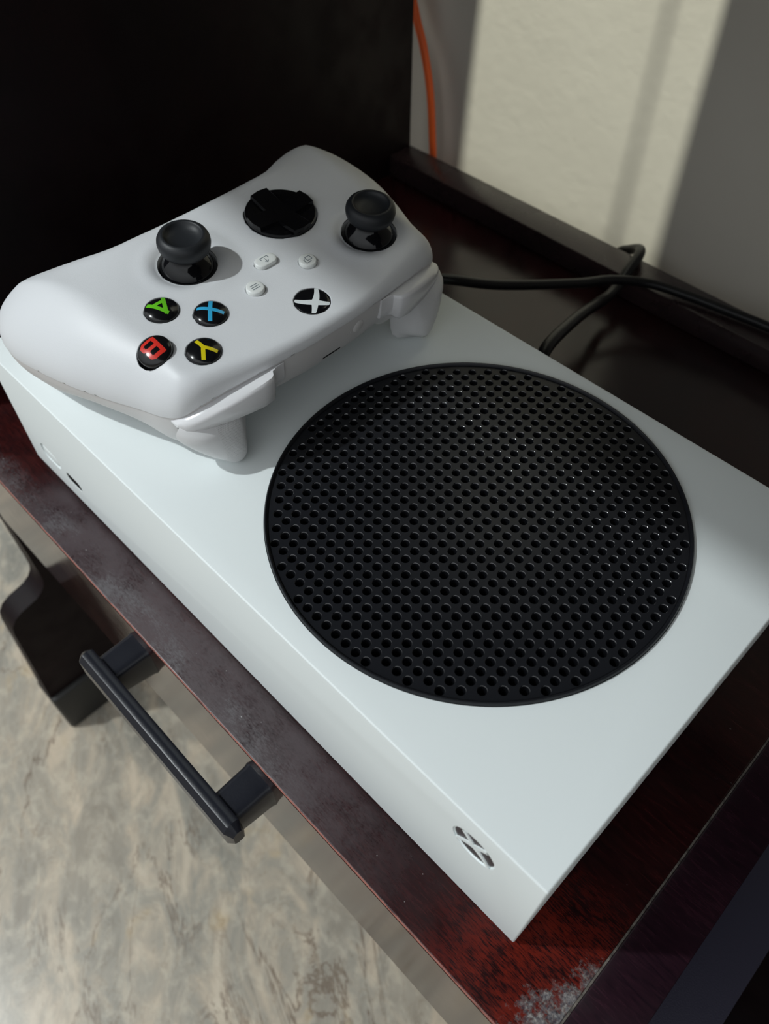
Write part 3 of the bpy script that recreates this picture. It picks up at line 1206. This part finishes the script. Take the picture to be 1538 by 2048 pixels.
# bumpers and triggers
def bumper(sg):
    #      u    v_front  w_top_front  w_bottom   v_gap  w_gap
    st = [(22.0, 40.2, -5.0, -14.0, 39.9, -5.1), (25.0, 40.4, -5.1, -14.2, 39.5, -5.2), (27.0, 41.0, -5.1, -14.6, 39.2, -5.3), (27.9, 42.8, -4.9, -15.2, 39.0, -5.4), (29.0, 43.8, -4.8, -15.5, 38.8, -5.5),
          (33, 43.9, -5.2, -15.7, 38.2, -6.1), (38, 43.0, -6.1, -15.8, 37.3, -6.9), (43, 41.8, -7.4, -16.0, 36.4, -7.7), (47, 40.4, -8.9, -16.3, 35.6, -8.7),
          (50.5, 39.1, -10.4, -16.7, 34.7, -9.6), (53.5, 37.8, -11.6, -17.1, 33.7, -10.9), (56, 36.4, -12.8, -17.4, 32.6, -12.1), (58, 34.8, -13.8, -17.2, 31.8, -13.1), (59.3, 32.4, -14.7, -16.0, 31.3, -14.5)]
    vs, fs = [], []
    for u_, f_, t_, b_, vg, wg in st:
        dv = (f_ - vg)
        ring = [(vg - 3, wg - .8), (vg - .2, wg - .25), (vg + dv * .45, wg * .55 + t_ * .45 + .25), (f_ - dv * .18, t_ + .15), (f_ - dv * .06, t_ - .35), (f_, t_ - 1.1), (f_ + .1, (t_ + b_) / 2 - .2), (f_ - .2, b_ + .7), (f_ - .9, b_), (vg - 3, b_)]
        m_ = len(ring)
        vs += [(sg * u_, a_, c_) for a_, c_ in ring]
    us = st
    for i in range(len(us) - 1):
        for k_ in range(m_):
            k2 = (k_ + 1) % m_
            q = (i * m_ + k_, (i + 1) * m_ + k_, (i + 1) * m_ + k2, i * m_ + k2)
            fs.append(q if sg > 0 else q[::-1])
    fs.append(tuple(range(m_)))
    fs.append(tuple(range((len(us) - 1) * m_, len(us) * m_)))
    o_ = mesh_obj('bumper', vs, fs, M_bumper, gp, True, 45, MM)
    bm = bmesh.new()
    bm.from_mesh(o_.data)
    bmesh.ops.recalc_face_normals(bm, faces=bm.faces)
    bm.to_mesh(o_.data)
    bm.free()


def trigger(sg):
    """levels down w; section in (u, v)"""
    tip = -34.7 if sg > 0 else -36.2
    ws = [-14.8, -15.6, -16.8, -18.2, -20.5, -23, -26, -29, -31.5, -33.2, tip]
    vs, fs = [], []
    m_ = 0
    for i, w_ in enumerate(ws):
        w_ = max(w_, tip)
        t = (-w_ - 9) / 26
        uo = np.interp(-w_, [14.8, 16, 18, 20, 24, 28, 31, 33, 35.5], [58.6, 60.0, 60.9, 60.8, 59.0, 56.3, 53.2, 50.6, 47.5])
        ui = 40.3 + 2.4 * t + (1.8 * max(0, t - .85) / .15)
        vf = np.interp(-w_, [13, 15, 16.6, 18.2, 22, 26, 30, 32.5, 34, 35.5], [34.4, 36.6, 39.6, 41.4, 42.6, 43.7, 44.6, 44.6, 43.8, 42.4])
        uib = 33.0 + 4.0 * t
        vb = 32.6
        if i == len(ws) - 1:
            uo -= 1.0
            vb += 1
        dv = vf - vb
        du = uo - ui
        ring = [(uib, vb), (uib + .5, vb + dv * .3), (ui - 1.6, vf - dv * .22), (ui - .5, vf - dv * .08), (ui + .9, vf)]
        ring += [(ui + du * .28, vf + .1), (ui + du * .50, vf - dv * .03), (ui + du * .68, vf - dv * .13), (ui + du * .81, vf - dv * .31), (ui + du * .91, vf - dv * .55), (ui + du * .97, vf - dv * .80), (uo, vb)]
        m_ = len(ring)
        vs += [(sg * a_, b_, w_) for a_, b_ in ring]
    for i in range(len(ws) - 1):
        for k_ in range(m_):
            k2 = (k_ + 1) % m_
            q = (i * m_ + k_, (i + 1) * m_ + k_, (i + 1) * m_ + k2, i * m_ + k2)
            fs.append(q)
    fs.append(tuple(range(m_)))
    fs.append(tuple(range((len(ws) - 1) * m_, len(ws) * m_)))
    o_ = mesh_obj('trigger', vs, fs, M_trigger, gp, True, 55, MM)
    bm = bmesh.new()
    bm.from_mesh(o_.data)
    bmesh.ops.recalc_face_normals(bm, faces=bm.faces)
    bm.to_mesh(o_.data)
    bm.free()
    o_.data.set_sharp_from_angle(angle=math.radians(55))
    return o_


def trigger_mat():
    t = NT('trigger_plastic')
    t.set(Base_Color=(.63, .63, .635, 1), Roughness=.38)
    co = t.coords()
    x, y, z = t.sep(co)
    ax = t.math('ABSOLUTE', x)
    wx = t.math('SINE', t.math('MULTIPLY', x, 2 * PI / .00066))
    wz = t.math('SINE', t.math('MULTIPLY', z, 2 * PI / .00066))
    dots = t.maprange(t.math('MULTIPLY', wx, wz), -.1, .5)
    msk = t.math('MULTIPLY', t.maprange(ax, .0505, .0497), t.maprange(ax, .0400, .0415))
    h = t.math('MULTIPLY', dots, msk)
    t.bump(h, .5, .0003)
    return t.m


M_trigger = trigger_mat()
for sg in (1, -1):
    bumper(sg)
    trigger(sg)
    # dark well behind the trigger
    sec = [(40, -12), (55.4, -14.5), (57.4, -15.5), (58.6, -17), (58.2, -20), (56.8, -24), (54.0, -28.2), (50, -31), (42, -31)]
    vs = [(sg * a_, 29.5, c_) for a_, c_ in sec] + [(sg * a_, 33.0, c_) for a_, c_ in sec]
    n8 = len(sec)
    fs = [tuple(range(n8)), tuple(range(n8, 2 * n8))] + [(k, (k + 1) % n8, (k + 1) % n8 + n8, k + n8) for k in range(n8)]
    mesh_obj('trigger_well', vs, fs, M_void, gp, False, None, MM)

# pair button, ribs and charging slot on the front band
v, f = lathe([(2.5, -1.5), (2.5, .25), (2.2, .5), (0, .55)], 32)
o = mesh_obj('pair_button', v, f, M_shell2, gp, True, 50, MM)
o.location = (-10.9 * MM, 40.1 * MM, -9.6 * MM)
o.rotation_euler = (math.radians(-90), 0, 0)
bm = bmesh.new()
for k in range(3):
    box_bm((-7.6 * MM + k * .9 * MM, 39.3 * MM, -10.8 * MM), (-7.25 * MM + k * .9 * MM, 40.45 * MM, -8.6 * MM), 0, bm=bm)
bm_obj('ribs', bm, M_shell2, gp)
vq = np.arange(41.0, 30, -.1)
hq = bottom_height(np.stack([vq * 0, vq], 1)) - .32
vp = float(vq[np.argmax(hq < -16.0)])
bm = box_bm((-4.5 * MM, (vp - 3) * MM, -17.3 * MM), (4.5 * MM, (vp + .12) * MM, -15.2 * MM), .0009, 4)
bm_obj('charging_port', bm, M_void, gp, True, 40)
